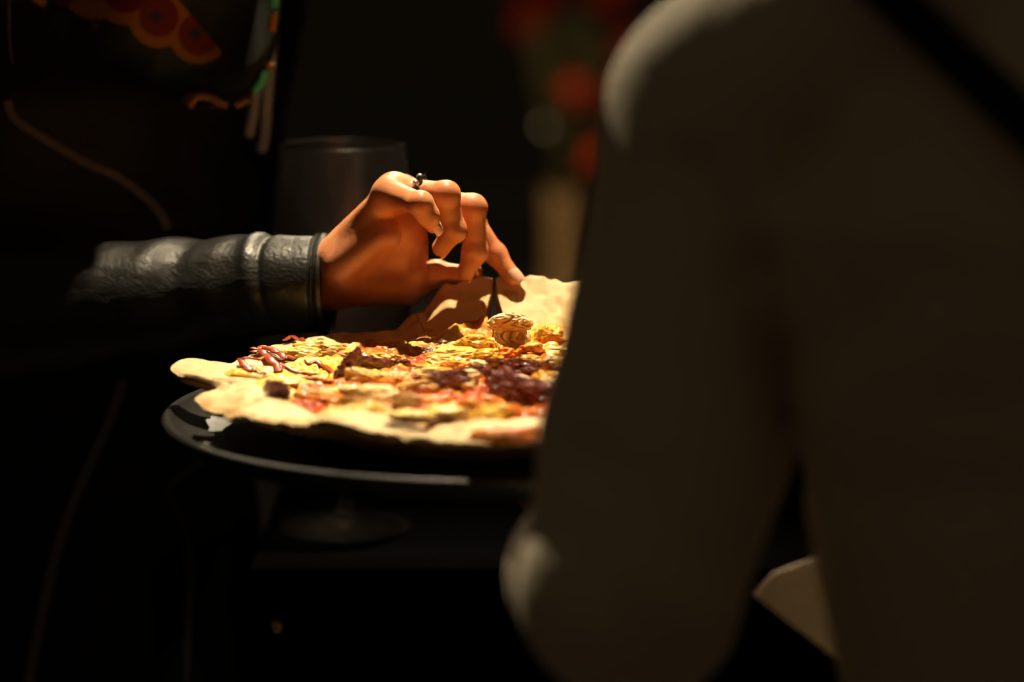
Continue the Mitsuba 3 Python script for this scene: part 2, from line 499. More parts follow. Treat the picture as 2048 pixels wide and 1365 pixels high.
SL0, SL1 = 90.0, 107.5        # the slice's sector, in degrees round the pizza
pz = thing('pizza', 'thin round pizza with curled pale crust, cheese, dates and walnuts on the black plate', 'pizza')
m, q, lo_, fq = sector(SL1 + 0.004, SL0 + 360 - 0.1, 100, 760, gap=(0, 1))
put('crust', m, M['crust'], pz, color=crust_color(q, lo_, fq), smooth=True)
m, v, fq = cheese_sheet(SL1 + 0.02, SL0 + 360 - 0.2, 330, 1150, 0.825, gap=(0, 1))
put('cheese', m, M['cheese'], pz, color=cheese_color(v, fq), smooth=True, label='melted yellow and orange cheese')


def lumpy(size, seed, amp=0.18, freq=2.2, sub=4, flat=0.0, pinch=0.0, bend=0.0, wrinkle=.12):
    if size[0] > .015:
        sub = 5
    m = trimesh.creation.icosphere(subdivisions=sub)
    v = np.array(m.vertices)
    o = seed * 7.13
    d = 1 + amp * 2.2 * (NZ(v * freq * .8 + o, seed) - 0.5) + amp * 1.0 * (NZ(v * freq * 1.7 + o, seed + 1) - 0.5)
    w_ = v + .2 * np.stack([NZ(v * 3 + o + q, seed + 4) for q in range(3)], 1)
    d = d - amp * wrinkle * np.exp(-((NZ(w_ * np.array([freq * 1.1, freq * 2.4, freq * 2.4]) + o, seed + 2) - .5) / .07) ** 2) + amp * .22 * (NZ(v * freq * 4 + o, seed + 3) - .5)
    v = np.sign(v) * np.abs(v) ** (1 - flat) * d[:, None]
    if pinch:
        v[:, 1] *= 1 - pinch * v[:, 0] ** 2
    v[:, 1] += bend * (v[:, 0] ** 2 - .4)
    return trimesh.Trimesh(v * np.asarray(size) / 2, m.faces, process=False)


def set_down(m, px, py, rot=0.0, tilt=(0, 0), sink=0.25, lift=0.0):
    """Lays a piece on the cheese where the photograph shows it."""
    zz = PZ + 0.020
    for _ in range(4):
        c = pixz(px, py, zz)
        zz = float(top(c[0], c[1])) + lift + 0.002
    hgt = m.extents[2]
    A = trimesh.transformations.euler_matrix(math.radians(tilt[0]), math.radians(tilt[1]), math.radians(rot))
    A[:3, 3] = [c[0], c[1], float(top(c[0], c[1])) + hgt * (0.5 - sink) + lift]
    m = m.copy()
    m.apply_transform(A)
    return m


def shade(m, c0, c1, c2=None, f=180, seed=3, sauce=.8):
    v = np.array(m.vertices)
    a = FB(v * f, 3, seed)[:, None]
    c0, c1 = np.asarray(c0, float), np.asarray(c1, float)
    c = c0 + (c1 - c0) * np.clip((a - .35) * 3.3, 0, 1)
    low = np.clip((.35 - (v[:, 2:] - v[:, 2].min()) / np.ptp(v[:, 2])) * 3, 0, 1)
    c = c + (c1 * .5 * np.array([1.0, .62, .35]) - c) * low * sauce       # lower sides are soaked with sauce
    if c2 is not None:
        b = FB(v * f * 2.2 + 5, 2, seed + 9)[:, None]
        c = c + (np.asarray(c2) - c) * np.clip((b - .62) * 6, 0, .85)
    return ALB * c


def add_piece(name, m, matname, cols, label, seed=3, f=180):
    return put(name, m, M[matname], pz, color=shade(m, *cols, f=f, seed=seed), smooth=True, label=label)


DATE = ((.09, .016, .010), (.17, .03, .016), (.035, .008, .008))
CHICK = ((.87, .54, .15), (.90, .68, .32), (.52, .19, .03))
BROWN = ((.52, .24, .06), (.66, .36, .11), (.30, .11, .03))
ORANGE = ((.84, .20, .014), (.90, .34, .03), (.58, .07, .008))
CREAM = ((.90, .74, .42), (.86, .62, .26), (.66, .38, .12))
YELL = ((.93, .58, .08), (.94, .72, .26), (.80, .36, .04))
AMBER = ((.80, .34, .02), (.88, .48, .05), (.55, .13, .01))
n_piece = 0
# name, material, colours, label, amp, freq, flat, sink, list of (px, py, length, width, height, turn, tilt, bend)
PIECES = [
    ('date_piece', 'date', DATE, 'dark glossy date piece', .42, 2.2, 0, .30, [
        (700, 742, .017, .010, .020, 62, (10, 30), 0), (1042, 797, .036, .022, .022, -34, (0, 10), .2), (898, 774, .029, .013, .014, -14, (0, 0), .2), (1025, 738, .032, .010, .011, 6, (0, 0), .4),
        (745, 735, .024, .006, .008, -12, (0, 8), .3), (553, 779, .020, .006, .008, -50, (0, 0), .2), (1082, 742, .020, .010, .010, 24, (0, 0), .3), (955, 750, .018, .007, .007, 10, (0, 0), 0),
        (800, 724, .012, .006, .006, -6, (0, 0), 0), (848, 764, .010, .006, .007, 20, (0, 0), 0), (1000, 758, .014, .007, .008, 20, (0, 0), .2)]),
    ('chicken_piece', 'topping', CHICK, 'pale browned chicken piece', .24, 1.8, .25, .40, [
        (724, 757, .020, .013, .013, -18, (0, 8), 0), (752, 797, .036, .012, .015, -15, (12, 4), .15), (838, 782, .020, .013, .012, 8, (0, 0), .2), (872, 757, .026, .010, .009, -4, (0, 0), .1), (790, 758, .018, .012, .009, 10, (0, 0), 0)]),
    ('fried_strip', 'topping', BROWN, 'browned fried strip', .3, 2.4, .2, .36, [
        (652, 704, .024, .008, .009, -22, (0, 0), .1), (740, 812, .030, .008, .010, -14, (0, 0), .1), (810, 812, .016, .009, .008, 10, (0, 0), 0)]),
    ('tomato_piece', 'cheese', ORANGE, 'glossy orange red tomato piece', .26, 1.9, .1, .38, [
        (637, 796, .026, .015, .011, -8, (0, 0), .1), (1012, 846, .034, .010, .008, 4, (0, 0), .2), (958, 668, .008, .007, .009, 20, (0, 0), 0), (1128, 650, .022, .013, .013, 0, (0, 0), .1), (1000, 690, .009, .009, .018, 0, (10, 8), 0),
        (1062, 704, .018, .010, .011, 30, (0, 0), .2), (868, 797, .018, .010, .007, 0, (0, 0), 0), (1090, 786, .013, .009, .009, 0, (0, 0), 0), (940, 826, .014, .007, .006, -20, (0, 0), 0), (785, 775, .022, .009, .010, -20, (0, 0), .2),
        (980, 800, .016, .008, .006, 10, (0, 0), 0), (1120, 622, .014, .010, .010, 0, (0, 0), 0), (1015, 712, .014, .009, .010, 40, (0, 0), 0), (905, 725, .012, .007, .006, 0, (0, 0), 0)]),
    ('apricot_piece', 'cheese', AMBER, 'amber glazed soft fruit piece', .24, 2.0, 0, .34, [
        (1100, 684, .020, .016, .019, 0, (0, 0), 0), (1118, 640, .018, .012, .011, 0, (0, 0), 0), (952, 692, .022, .014, .013, 14, (0, 0), 0), (1090, 762, .014, .011, .012, 0, (0, 0), 0), (1060, 722, .014, .009, .009, 0, (0, 0), 0), (975, 715, .018, .010, .009, 0, (0, 0), 0)]),
    ('cheese_lump', 'cheese', YELL, 'melted yellow cheese lump', .24, 2.0, 0, .56, [
        (1096, 662, .026, .020, .016, 0, (0, 0), 0), (918, 706, .034, .018, .013, 14, (0, 0), 0), (640, 693, .030, .013, .011, 10, (0, 0), 0), (605, 700, .022, .012, .009, 0, (0, 0), 0), (880, 718, .020, .013, .009, 0, (0, 0), 0),
        (1112, 752, .014, .010, .010, 0, (0, 0), 0), (560, 757, .020, .014, .006, 0, (0, 0), 0), (850, 740, .020, .012, .008, 0, (0, 0), 0), (900, 812, .024, .013, .007, 0, (0, 0), 0), (690, 806, .020, .012, .008, 0, (0, 0), 0),
        (760, 713, .014, .007, .010, -20, (0, 0), 0), (785, 708, .012, .006, .009, 20, (0, 0), 0), (1045, 690, .014, .010, .009, 0, (0, 0), 0), (820, 822, .024, .010, .006, 0, (0, 0), 0), (890, 832, .022, .009, .006, 0, (0, 0), .3), (1140, 690, .018, .012, .012, 0, (0, 0), 0)]),
    ('nut_flake', 'nut', CREAM, 'pale cream nut flake', .26, 2.0, .1, .25, [
        (967, 742, .018, .010, .010, 15, (14, 10), .3), (1034, 772, .018, .008, .011, -42, (0, 0), .3), (928, 760, .016, .010, .008, 0, (0, 0), .2), (1072, 772, .012, .008, .009, 30, (0, 0), .3), (1104, 730, .011, .008, .009, 0, (0, 0), .2), (930, 776, .010, .007, .007, -20, (0, 0), 0),
        (1108, 775, .012, .008, .010, 40, (0, 0), .2), (985, 668, .009, .006, .006, 0, (0, 0), 0)]),
]
# the half of the pizza behind the carrier's arm
SIZES = {'date_piece': (.024, .012, .012), 'chicken_piece': (.024, .013, .012), 'fried_strip': (.024, .009, .009), 'tomato_piece': (.020, .012, .010), 'apricot_piece': (.018, .013, .013), 'cheese_lump': (.022, .014, .009), 'nut_flake': (.014, .009, .009)}
rr2 = np.random.default_rng(23)
for q_ in range(34):
    an_, rad_ = math.radians(rr2.uniform(-62, 58)), .128 * math.sqrt(rr2.uniform(.12, 1))
    w_ = np.array([rad_ * math.cos(an_), rad_ * math.sin(an_), PZ + .02]) - CAM
    pp_ = (1024 + FPX * (w_ @ RT) / (w_ @ FW), 682.5 - FPX * (w_ @ UP) / (w_ @ FW))
    if pp_[0] < 1165:
        continue
    k_ = PIECES[int(rr2.integers(len(PIECES)))]
    k_[-1].append((pp_[0], pp_[1], *(np.array(SIZES[k_[0]]) * rr2.uniform(.8, 1.25)), rr2.uniform(-90, 90), (0, 0), .15))
for name_, mt_, cols_, lab_, amp_, fr_, fl_, sink_, where_ in PIECES:
    for px_, py_, L_, W_, H_, rot_, tl_, bd_ in where_:
        n_piece += 1
        add_piece(name_, set_down(lumpy((L_, W_, H_), 30 + n_piece, amp_, fr_, flat=fl_, bend=bd_, wrinkle=.42 if name_ == 'date_piece' else .14), px_, py_, rot_, tl_, sink_), mt_, cols_, lab_, n_piece, 260 if name_ == 'date_piece' else 190)


def walnut(size, seed, bend=0.35):
    m = trimesh.creation.icosphere(subdivisions=5)
    v = np.array(m.vertices)
    w = v + 0.25 * np.stack([FB(v * 2 + s + seed, 2, seed + s) - .5 for s in range(3)], 1)
    ridge = np.abs(np.sin(w[:, 0] * 7 + 2.6 * np.sin(w[:, 1] * 5 + seed))) ** 0.6
    lobe = 1 - 0.35 * np.exp(-(v[:, 1] / 0.12) ** 2) * (v[:, 2] > -0.3)
    r = (0.70 + 0.30 * ridge) * (0.93 + 0.14 * FB(v * 3 + seed, 2, seed)) * (0.75 + 0.25 * lobe)
    v = v * r[:, None]
    v[:, 2] += bend * (0.3 - v[:, 0] ** 2)
    return trimesh.Trimesh(v * np.asarray(size) / 2, m.faces, process=False)


for s, (px_, py_, L, W, Hh, rot, tl, lf) in enumerate([(1020, 648, .027, .017, .010, 6, (-28, 4), .015), (1027, 690, .022, .018, .018, -24, (-20, 12), .002)]):
    add_piece('walnut_piece', set_down(walnut((L, W, Hh), 5 + s), px_, py_, rot, tl, .1, lf), 'nut', CREAM, 'ridged cream walnut piece', s)


def drizzle(pts, r, dark=False):
    pp = catmull(pts, 24 * len(pts))
    w = []
    for a, b in pp:
        zz = PZ + 0.02
        for _ in range(4):
            c = pixz(a, b, zz)
            zz = float(top(c[0], c[1]))
        w.append([c[0], c[1], zz])
    w = np.array(w)
    ker = np.hanning(17)
    ker /= ker.sum()
    w = np.stack([np.convolve(np.pad(w[:, k_], 8, 'edge'), ker, 'valid') for k_ in range(3)], 1)
    w[:, 2] = w[:, 2] + 0.0009
    n = len(w)
    rr = r * (0.45 + 0.55 * np.sin(np.linspace(0.25, np.pi - .2, n))) * (0.7 + 0.6 * NZ(w * 120, 4))
    put('syrup_streak', tube(w, rr * .85, 12, 0.32), M['syrup_dark' if dark else 'syrup'], pz, label='dark brown syrup streak' if dark else 'red amber syrup streak')


for pts, r, dk in [([(502, 700), (529, 694), (550, 703), (565, 713), (588, 721)], .0030, 0), ([(503, 706), (521, 707), (538, 720), (552, 733), (563, 740)], .0028, 0),
                   ([(527, 723), (502, 720), (481, 722), (493, 730), (508, 743), (530, 750)], .0025, 0), ([(565, 684), (590, 681), (612, 684)], .0025, 0), ([(640, 677), (662, 672), (690, 671)], .003, 0),
                   ([(610, 730), (646, 736), (672, 752)], .0022, 0), ([(603, 758), (637, 761), (666, 770)], .0022, 0), ([(700, 728), (760, 722), (820, 735), (870, 748), (930, 740), (985, 730)], .0024, 1),
                   ([(985, 730), (1020, 726), (1060, 722), (1100, 728)], .0026, 1), ([(820, 790), (860, 800), (905, 790)], .0024, 0), ([(760, 760), (790, 790), (830, 800)], .0024, 1),
                   ([(560, 740), (600, 748), (640, 752)], .0018, 0), ([(1090, 650), (1130, 655), (1150, 650)], .003, 0), ([(1000, 700), (1010, 720), (1040, 735)], .0025, 0), ([(720, 780), (700, 800), (690, 815)], .003, 1),
                   ([(930, 800), (960, 806), (985, 812)], .002, 1)]:
    drizzle(pts, r, bool(dk))

# the slice being lifted: its own thing
ps = thing('pizza_slice', 'narrow pizza slice whose crust is bent up and pinched by the fingers', 'pizza slice')
m, q, lo_, fq = sector(SL0 + 0.1, SL1 - 0.004, 110, 70, 1.0, 0.0045, gap=(1, 0))
put('crust', m, M['crust'], ps, color=crust_color(q, lo_, fq) * np.array([.92, .85, .75]), smooth=True)
m, v, fq = cheese_sheet(SL0 + 0.2, SL1 - 0.02, 240, 60, 0.825, 0.05, gap=(1, 0))
put('cheese', m, M['cheese'], ps, color=cheese_color(v, fq, .08), smooth=True)

# ------------------------------------------------------------------ the guest in the leather jacket
S_H = 3440.0
w1 = thing('person', 'person in a black leather jacket reaching in from the left to pinch the pizza', 'person')


def H(px, py, y):
    return pix(px, py, y)


FING = {
    'pinky': [H(778, 386, .112), H(841, 408, .084), H(856, 431, .086), H(866, 453, .090)],
    'ring': [H(788, 381, .129), H(893, 389, .119), H(908, 461, .121), H(882, 496, .128)],
    'middle': [H(803, 386, .146), H(946, 416, .140), H(950, 504, .141), H(932, 545, .143)],
    'index': [H(818, 410, .162), H(943, 440, .158), H(991, 509, .156), H(1027, 556, .150)],
    'thumb': [H(812, 572, .168), H(872, 549, .168), H(938, 552, .163)],
}
FRAD = {'pinky': [27, 23, 19.5, 15], 'ring': [27, 25, 23, 19], 'middle': [28, 26, 24, 19], 'index': [28, 25, 21, 17.5], 'thumb': [36, 27, 21]}


def finger_sdf(p, name):
    j, r = FING[name], [x / S_H for x in FRAD[name]]
    d = [seg(p, j[a], j[a + 1], r[a] * (.98 if a else 1), r[a + 1] * .97) for a in range(len(j) - 1)]
    k_ = [ball(p, j[a], r[a] * 1.0) for a in range(1, len(j) - 1)]
    return smins(d + k_, 0.0035)


def palm_sdf(p):
    wu, wc, wr = H(662, 532, .156), H(660, 550, .169), H(660, 568, .181)
    mc = {n: FING[n][0] for n in FING}
    d = [seg(p, wu, mc['pinky'], 47 / S_H, 25 / S_H), seg(p, wc, mc['ring'], 50 / S_H, 26 / S_H), seg(p, wc, mc['middle'], 50 / S_H, 27 / S_H), seg(p, wr, mc['index'], 48 / S_H, 28 / S_H),
         seg(p, wr, mc['thumb'], 50 / S_H, 36 / S_H), seg(p, H(690, 530, .135), H(770, 470, .118), 44 / S_H, 34 / S_H), seg(p, H(720, 560, .165), H(790, 560, .160), 50 / S_H, 40 / S_H),
         seg(p, H(700, 540, .150), H(800, 470, .143), 48 / S_H, 36 / S_H), seg(p, H(824, 548, .158), H(832, 440, .152), 30 / S_H, 24 / S_H),
         seg(p, H(790, 520, .145), H(805, 450, .14), 36 / S_H, 30 / S_H)]
    d += [seg(p, mc[a], mc[b], 25 / S_H, 25 / S_H) for a, b in (('pinky', 'ring'), ('ring', 'middle'), ('middle', 'index'))]
    return smins(d, 0.009)


def hand_sdf(p):
    palm = palm_sdf(p)
    arm = seg(p, H(655, 550, .168), H(420, 580, .180), .0165, .022)
    palm = smin(palm, arm, 0.008)
    out = None
    for n in FING:
        f = finger_sdf(p, n)
        both = smin(f, palm, 0.0055)
        # palm creases stay soft, neighbouring fingers stay apart
        out = both if out is None else np.minimum(out, both)
    # nail beds: slight flats
    return out


hand = nets(hand_sdf, H(640, 650, .10) - [0.065, 0.035, 0.008], H(1060, 335, .185) + [0.003, 0.030, 0.008], 0.0009)
trimesh.smoothing.filter_taubin(hand, lamb=.5, nu=.52, iterations=4)

# body: torso, neck, head (coarse, under the clothes)
SP1 = np.array([-0.315, 0.395])
FA1 = unit([0.6, -0.8])
RI1 = np.array([FA1[1], -FA1[0]])       # towards the person's right


def P1(r, f, z):
    return np.array([*(SP1 + RI1 * r + FA1 * f), z])


SH_R, SH_L = P1(.165, 0, 1.385), P1(-.155, 0, 1.385)
EL_R = pix(-190, 640, .205)
WR_R = pix(640, 560, .170)
EL_L = P1(-.175, -.10, 1.13)
WR_L = P1(-.09, -.19, .95)


def torso_sdf(p, spine, fa, table, grow=0.0):
    """Elliptic sections: rows (z, half width, half depth, shift forward)."""
    z = p[..., 2]
    t = np.array(table)
    a = np.interp(z, t[:, 0], t[:, 1]) + grow
    b = np.interp(z, t[:, 0], t[:, 2]) + grow
    s = np.interp(z, t[:, 0], t[:, 3])
    ri = np.array([fa[1], -fa[0]])
    x, y = p[..., 0] - spine[0], p[..., 1] - spine[1]
    u = (x * ri[0] + y * ri[1]) / a
    w = (x * fa[0] + y * fa[1] - s) / b
    d = (np.sqrt(u * u + w * w) - 1) * np.minimum(a, b)
    return np.maximum(d, np.maximum(z - t[-1, 0], t[0, 0] - z))


TAB1 = [(.84, .145, .105, 0), (.95, .140, .10, 0), (1.06, .130, .092, 0), (1.2, .15, .11, .01), (1.30, .155, .112, .012), (1.38, .135, .085, 0), (1.42, .08, .065, -.005), (1.45, .05, .05, 0)]


def head_sdf(p, c, fa):
    c = np.asarray(c, float)
    ri = np.array([fa[1], -fa[0], 0])
    f3 = np.array([fa[0], fa[1], 0])
    q = np.stack([(p - c) @ ri, (p - c) @ f3, p[..., 2] - c[2]], -1).astype(np.float32)
    d = ball(q, (0, -.01, .02), (.075, .092, .092))
    d = smin(d, ball(q, (0, .025, -.055), (.052, .058, .062)), .03)
    d = smin(d, ball(q, (0, .098, -.012), (.012, .016, .024)), .012)
    for s in (-1, 1):
        d = smin(d, ball(q, (s * .078, -.005, -.01), (.009, .018, .030)), .006)
        d = np.maximum(d, -ball(q, (s * .031, .092, .012), (.015, .010, .008)))
        d = smin(d, ball(q, (s * .031, .076, .012), (.012, .012, .010)), .002)
    d = smin(d, ball(q, (0, .078, -.062), (.024, .010, .007)), .005)
    return smin(d, seg(q, (0, -.02, -.05), (0, -.03, -.17), .052, .058), .02)


HD1 = np.array([-0.250, 0.275, 1.625])
body1 = nets(lambda p: smins([torso_sdf(p, SP1, FA1, TAB1), head_sdf(p, HD1, FA1), seg(p, HD1 + [-.015, .03, -.12], P1(0, 0, 1.42), .054, .062), seg(p, SH_R, EL_R, .042, .032), seg(p, EL_R, WR_R, .034, .017), seg(p, SH_L, EL_L, .042, .032), seg(p, EL_L, WR_L, .034, .022)], .02),
             [-0.62, .03, .82], [-.06, .70, 1.77], .009)
put('body', cat([hand, body1]), M['skin'], w1)


def nail(tip, dirn, nrm, w, l):
    """A thin curved nail plate on the back of a fingertip."""
    dirn, nrm = unit(dirn), unit(nrm)
    nrm = unit(nrm - dirn * (nrm @ dirn))
    side = np.cross(dirn, nrm)
    a, b = np.meshgrid(np.linspace(-1, 1, 13), np.linspace(-1, 1, 13), indexing='ij')
    e = np.sqrt(1 - 0.35 * b ** 2)
    X, Y = a * w / 2 * np.where(b > 0, e, 1), b * l / 2
    Zc = -(X ** 2) / (w * .9) - np.clip(b, 0, 1) ** 2 * l * .05
    t_ = .0005 * np.sqrt(np.clip(1 - np.maximum(np.abs(a), np.abs(b)) ** 4, 0.05, 1))
    up_ = tip + X[..., None] * side + Y[..., None] * dirn + (Zc + t_)[..., None] * nrm
    dn_ = tip + X[..., None] * side + Y[..., None] * dirn + (Zc - .0008)[..., None] * nrm
    v = np.vstack([up_.reshape(-1, 3), dn_.reshape(-1, 3)])
    g = grid_faces(13, 13)
    rim = np.concatenate([np.arange(13), 12 + 13 * np.arange(1, 13), 168 - np.arange(1, 13), 13 * np.arange(11, 0, -1)])
    r2 = np.roll(rim, -1)
    f = np.vstack([g, g[:, ::-1] + 169, np.stack([rim, r2, rim + 169], 1), np.stack([r2, r2 + 169, rim + 169], 1)])
    return tri(v, f)


for n, nr_, off, w_, l_ in [('index', unit([.45, -.55, .70]), 18.9, .0090, .0095), ('pinky', unit([.72, -.60, .35]), 16.3, .0076, .0085), ('middle', unit([.2, .35, -.5]), 17.6, .008, .009),
                            ('ring', unit([.3, .4, -.7]), 17.6, .008, .009), ('thumb', unit([.1, .9, .2]), 20.5, .011, .012)]:
    j = FING[n]
    dd = unit(j[-1] - j[-2])
    nn = unit(nr_ - dd * (nr_ @ dd))
    put('fingernail', nail(j[-1] + nn * (off / S_H) + dd * .001, dd, nn, w_, l_), M['nail'], w1, smooth=40)

# hair
put('hair', nets(lambda p: np.maximum(smin(ball(p, HD1 + [-.012, .018, .035], (.098, .102, .10)), seg(p, HD1 + [-.03, .07, 0], HD1 + [-.03, .085, -.13], .065, .05), .03) + .006 * (FB(p * 40, 2, 3).astype(np.float32) - .5),
                                      -ball(p, HD1 + np.array([*(FA1 * .10), -.035]), (.075, .075, .085))), HD1 - [.18, .16, .22], HD1 + [.16, .22, .18], .007), M['hair'], w1)

# jacket shell
TABJ = [(r[0] if i_ else .86, r[1] + .022, r[2] + .022, r[3]) for i_, r in enumerate(TAB1[:-1])]


def jacket_sdf(p):
    d = smins([torso_sdf(p, SP1, FA1, TABJ), seg(p, SH_R, EL_R, .064, .052), seg(p, SH_L, EL_L, .062, .050), seg(p, EL_L, WR_L, .050, .040)], .025)
    w = FB(p * np.array([18, 18, 7]), 3, 12).astype(np.float32) - .5
    return d - .010 * w


put('jacket', nets(jacket_sdf, [-.66, .03, .84], [-.07, .75, 1.47], .007), M['leather_soft'], w1, label='black leather jacket body')


# right sleeve: a swept leather tube with folds and a stitched cuff
def sleeve():
    cen = catmull([pix(-190, 650, .208), pix(60, 628, .196), pix(300, 602, .186), pix(430, 583, .181), pix(540, 572, .172), pix(600, 570, .168), pix(657, 569, .166)], 260)
    pxs = np.linspace(0, 1, 260)
    rad = np.interp(np.linspace(0, 6, 260), range(7), [.050, .043, .0362, .0330, .0305, .0294, .0290])
    t = unit(np.gradient(cen, axis=0))
    a = unit(np.cross(t, [0, 0, 1.0]))
    b = np.cross(a, t)
    ns = 160
    ph = np.linspace(0, 2 * np.pi, ns, endpoint=False)
    px_of = (cen - CAM) @ RT / ((cen - CAM) @ FW) * FPX + 1024
    PX, PH = np.meshgrid(px_of, ph, indexing='ij')
    d = 0.0020 * np.exp(-((PX - 538 + 14 * np.cos(PH - 1.2)) / 13) ** 2) * (0.45 + 0.55 * np.sin(PH))
    d -= 0.0014 * np.exp(-((PX - 556 + 10 * np.cos(PH - 1.2)) / 7) ** 2) * (0.5 + 0.5 * np.sin(PH))
    d -= 0.0018 * np.exp(-((PX - 415 + 40 * np.cos(PH)) / 26) ** 2) * (0.5 + 0.5 * np.sin(PH + .3))
    d += 0.0008 * np.exp(-((PX - 480 + 30 * np.cos(PH)) / 22) ** 2)
    d += 0.0014 * np.exp(-((PX - 350 + 60 * np.cos(PH)) / 30) ** 2)
    d += 0.0016 * np.clip((PX - 634) / 3, 0, 1) - 0.0022 * np.exp(-((PX - 643) / 2.6) ** 2) - .0012 * np.exp(-((PX - 633) / 2.5) ** 2)
    ring = np.stack([np.cos(PH), np.sin(PH)], -1)
    pts = np.stack([PX * .009, ring[..., 0] * 1.4, ring[..., 1] * 1.4], -1)
    d += 0.0030 * (FB(pts * [1.0, 1.3, 1.3], 4, 31) - .5) * np.clip((640 - PX) / 90, .12, 1)
    rr = rad[:, None] + d
    V = cen[:, None] + rr[..., None] * (ring[..., :1] * a[:, None] + ring[..., 1:] * b[:, None])
    # turn in at the cuff
    rows = [V]
    for fr, back in ((.985, -.0006), (.955, .0002), (.93, .002), (.90, .012), (.86, .03)):
        rows.append((cen[-1] - t[-1] * back + (V[-1] - cen[-1]) * fr)[None])
    V = np.concatenate(rows, 0)
    m = trimesh.Trimesh(V.reshape(-1, 3), grid_faces(len(V), ns, True), process=False)
    # outward
    c = m.triangles_center[1000]
    if (m.face_normals[1000] @ (c - cen[6])) < 0:
        m.invert()
    return m


put('sleeve', sleeve(), M['leather'], 'person__jacket', label='shiny black leather sleeve with a stitched cuff')


def on_surface(f, pts, n, lift, t0=1.2, t1=2.6):
    out = []
    for a, b in catmull(pts, n):
        d = FW + RT * (a - 1024) / FPX - UP * (b - 682.5) / FPX
        h = march(f, CAM, d, t0, t1, 700)
        if h is not None:
            out.append(h - unit(d) * lift)
    return np.array(out)


def zipper(pts, n, name, w=.0035):
    L = on_surface(jacket_sdf, pts, n, .0015)
    put(name + '_tape', tube(L, w, 8, .35, up=(L - CAM)), M['piping'], 'person__jacket')
    t = unit(np.gradient(L, axis=0))
    s = np.concatenate([[0], np.cumsum(np.linalg.norm(np.diff(L, axis=0), axis=1))])
    ms = []
    for q_ in np.arange(0.002, s[-1], .0030):
        c = np.array([np.interp(q_, s, L[:, k_]) for k_ in range(3)])
        i_ = min(np.searchsorted(s, q_), len(L) - 1)
        z_ = unit(CAM - c)
        x_ = unit(np.cross(t[i_], z_))
        A = np.eye(4)
        A[:3, 0], A[:3, 1], A[:3, 2], A[:3, 3] = x_, np.cross(z_, x_), z_, c + z_ * .0012
        b_ = trimesh.creation.box(extents=[.0042, .0015, .0022])
        b_.apply_transform(A)
        ms.append(b_)
    put(name + '_teeth', cat(ms), M['zip'], 'person__jacket', smooth=False, kind='stuff')


zipper([(12, 200), (30, 240), (100, 285), (170, 325), (230, 352), (280, 387), (315, 420), (336, 458)], 60, 'lapel_zip')
zipper([(245, 760), (215, 850), (165, 960), (120, 1080), (90, 1200), (62, 1340), (50, 1400)], 60, 'pocket_zip', .0045)
L = on_surface(jacket_sdf, [(405, 920), (372, 945), (335, 980), (355, 1030), (376, 1090), (380, 1160), (374, 1260), (370, 1380)], 60, .0012)
put('pocket_piping', tube(L, .0028, 8, .6), M['piping'], 'person__jacket')
L = np.array([pix(18, -60, .20), pix(18, 0, .20), pix(18, 60, .20), pix(20, 95, .20), pix(25, 128, .20)])
put('shoulder_cord', tube(catmull(L, 30), np.linspace(.0011, .0006, 30), 8), M['piping'], w1)


def ribbed_strip(pts, w, y0):
    """A hanging zip edge with close cross ribs."""
    c = catmull([pix(a, b, y0) for a, b in pts], 160)
    s = np.concatenate([[0], np.cumsum(np.linalg.norm(np.diff(c, axis=0), axis=1))])
    r = w / 2 * (1 + .10 * np.sign(np.sin(s / .0024 * 2 * np.pi)))
    r[:4] *= .6
    r[-6:] *= np.linspace(1, .5, 6)
    return tube(c, r, 12, .55, up=[0, 1, 0])


put('front_zip', ribbed_strip([(545, 60), (541, 130), (535, 200), (530, 270), (523, 306)], .0068, .335), M['zip_tape'], 'person__jacket', label='pale ribbed zip edge of the open jacket')
put('front_zip', ribbed_strip([(522, 110), (515, 170), (507, 230), (497, 276)], .0062, .330), M['zip_tape'], 'person__jacket', label='pale ribbed zip edge of the open jacket')
st = catmull([pix(532, 1150, .225), pix(536, 1190, .222), pix(545, 1225, .220), pix(553, 1245, .219)], 30)
put('hem_strap', tube(st, .0042, 10, .4, up=[0, 1, 0]), M['piping'], 'person__jacket')
sn = trimesh.creation.icosphere(subdivisions=3, radius=1)
sn.apply_scale([.0040, .0030, .0042])
sn.apply_translation(pix(554, 1254, .218))
put('strap_snap', sn, M['brass'], 'person__jacket', label='small brass strap end')

# legs
put('trousers', nets(lambda p: smins([seg(p, P1(.08, 0, .90), P1(.09, .02, .50), .085, .060), seg(p, P1(.09, .02, .5), P1(.095, 0, .09), .060, .045), seg(p, P1(-.08, 0, .90), P1(-.09, .02, .50), .085, .060),
                                      seg(p, P1(-.09, .02, .5), P1(-.095, 0, .09), .060, .045), torso_sdf(p, SP1, FA1, [(.82, .145, .105, 0), (.9, .148, .108, 0), (.93, .142, .104, 0)])], .03), [-.62, .1, .02], [0, .68, 1.0], .012), M['trousers'], w1)
for s in (.095, -.095):
    a, b = P1(s, -.05, .045), P1(s, .15, .033)
    put('boot', nets(lambda p: np.maximum(smins([seg(p, a, b, .042, .033), seg(p, P1(s, -.02, .05), P1(s, 0, .16), .045, .052)], .02), -p[..., 2] + .001), np.minimum(a, b) - [.07, .07, .05], np.maximum(a, b) + [.07, .07, .2], .006), M['leather_soft'], w1)

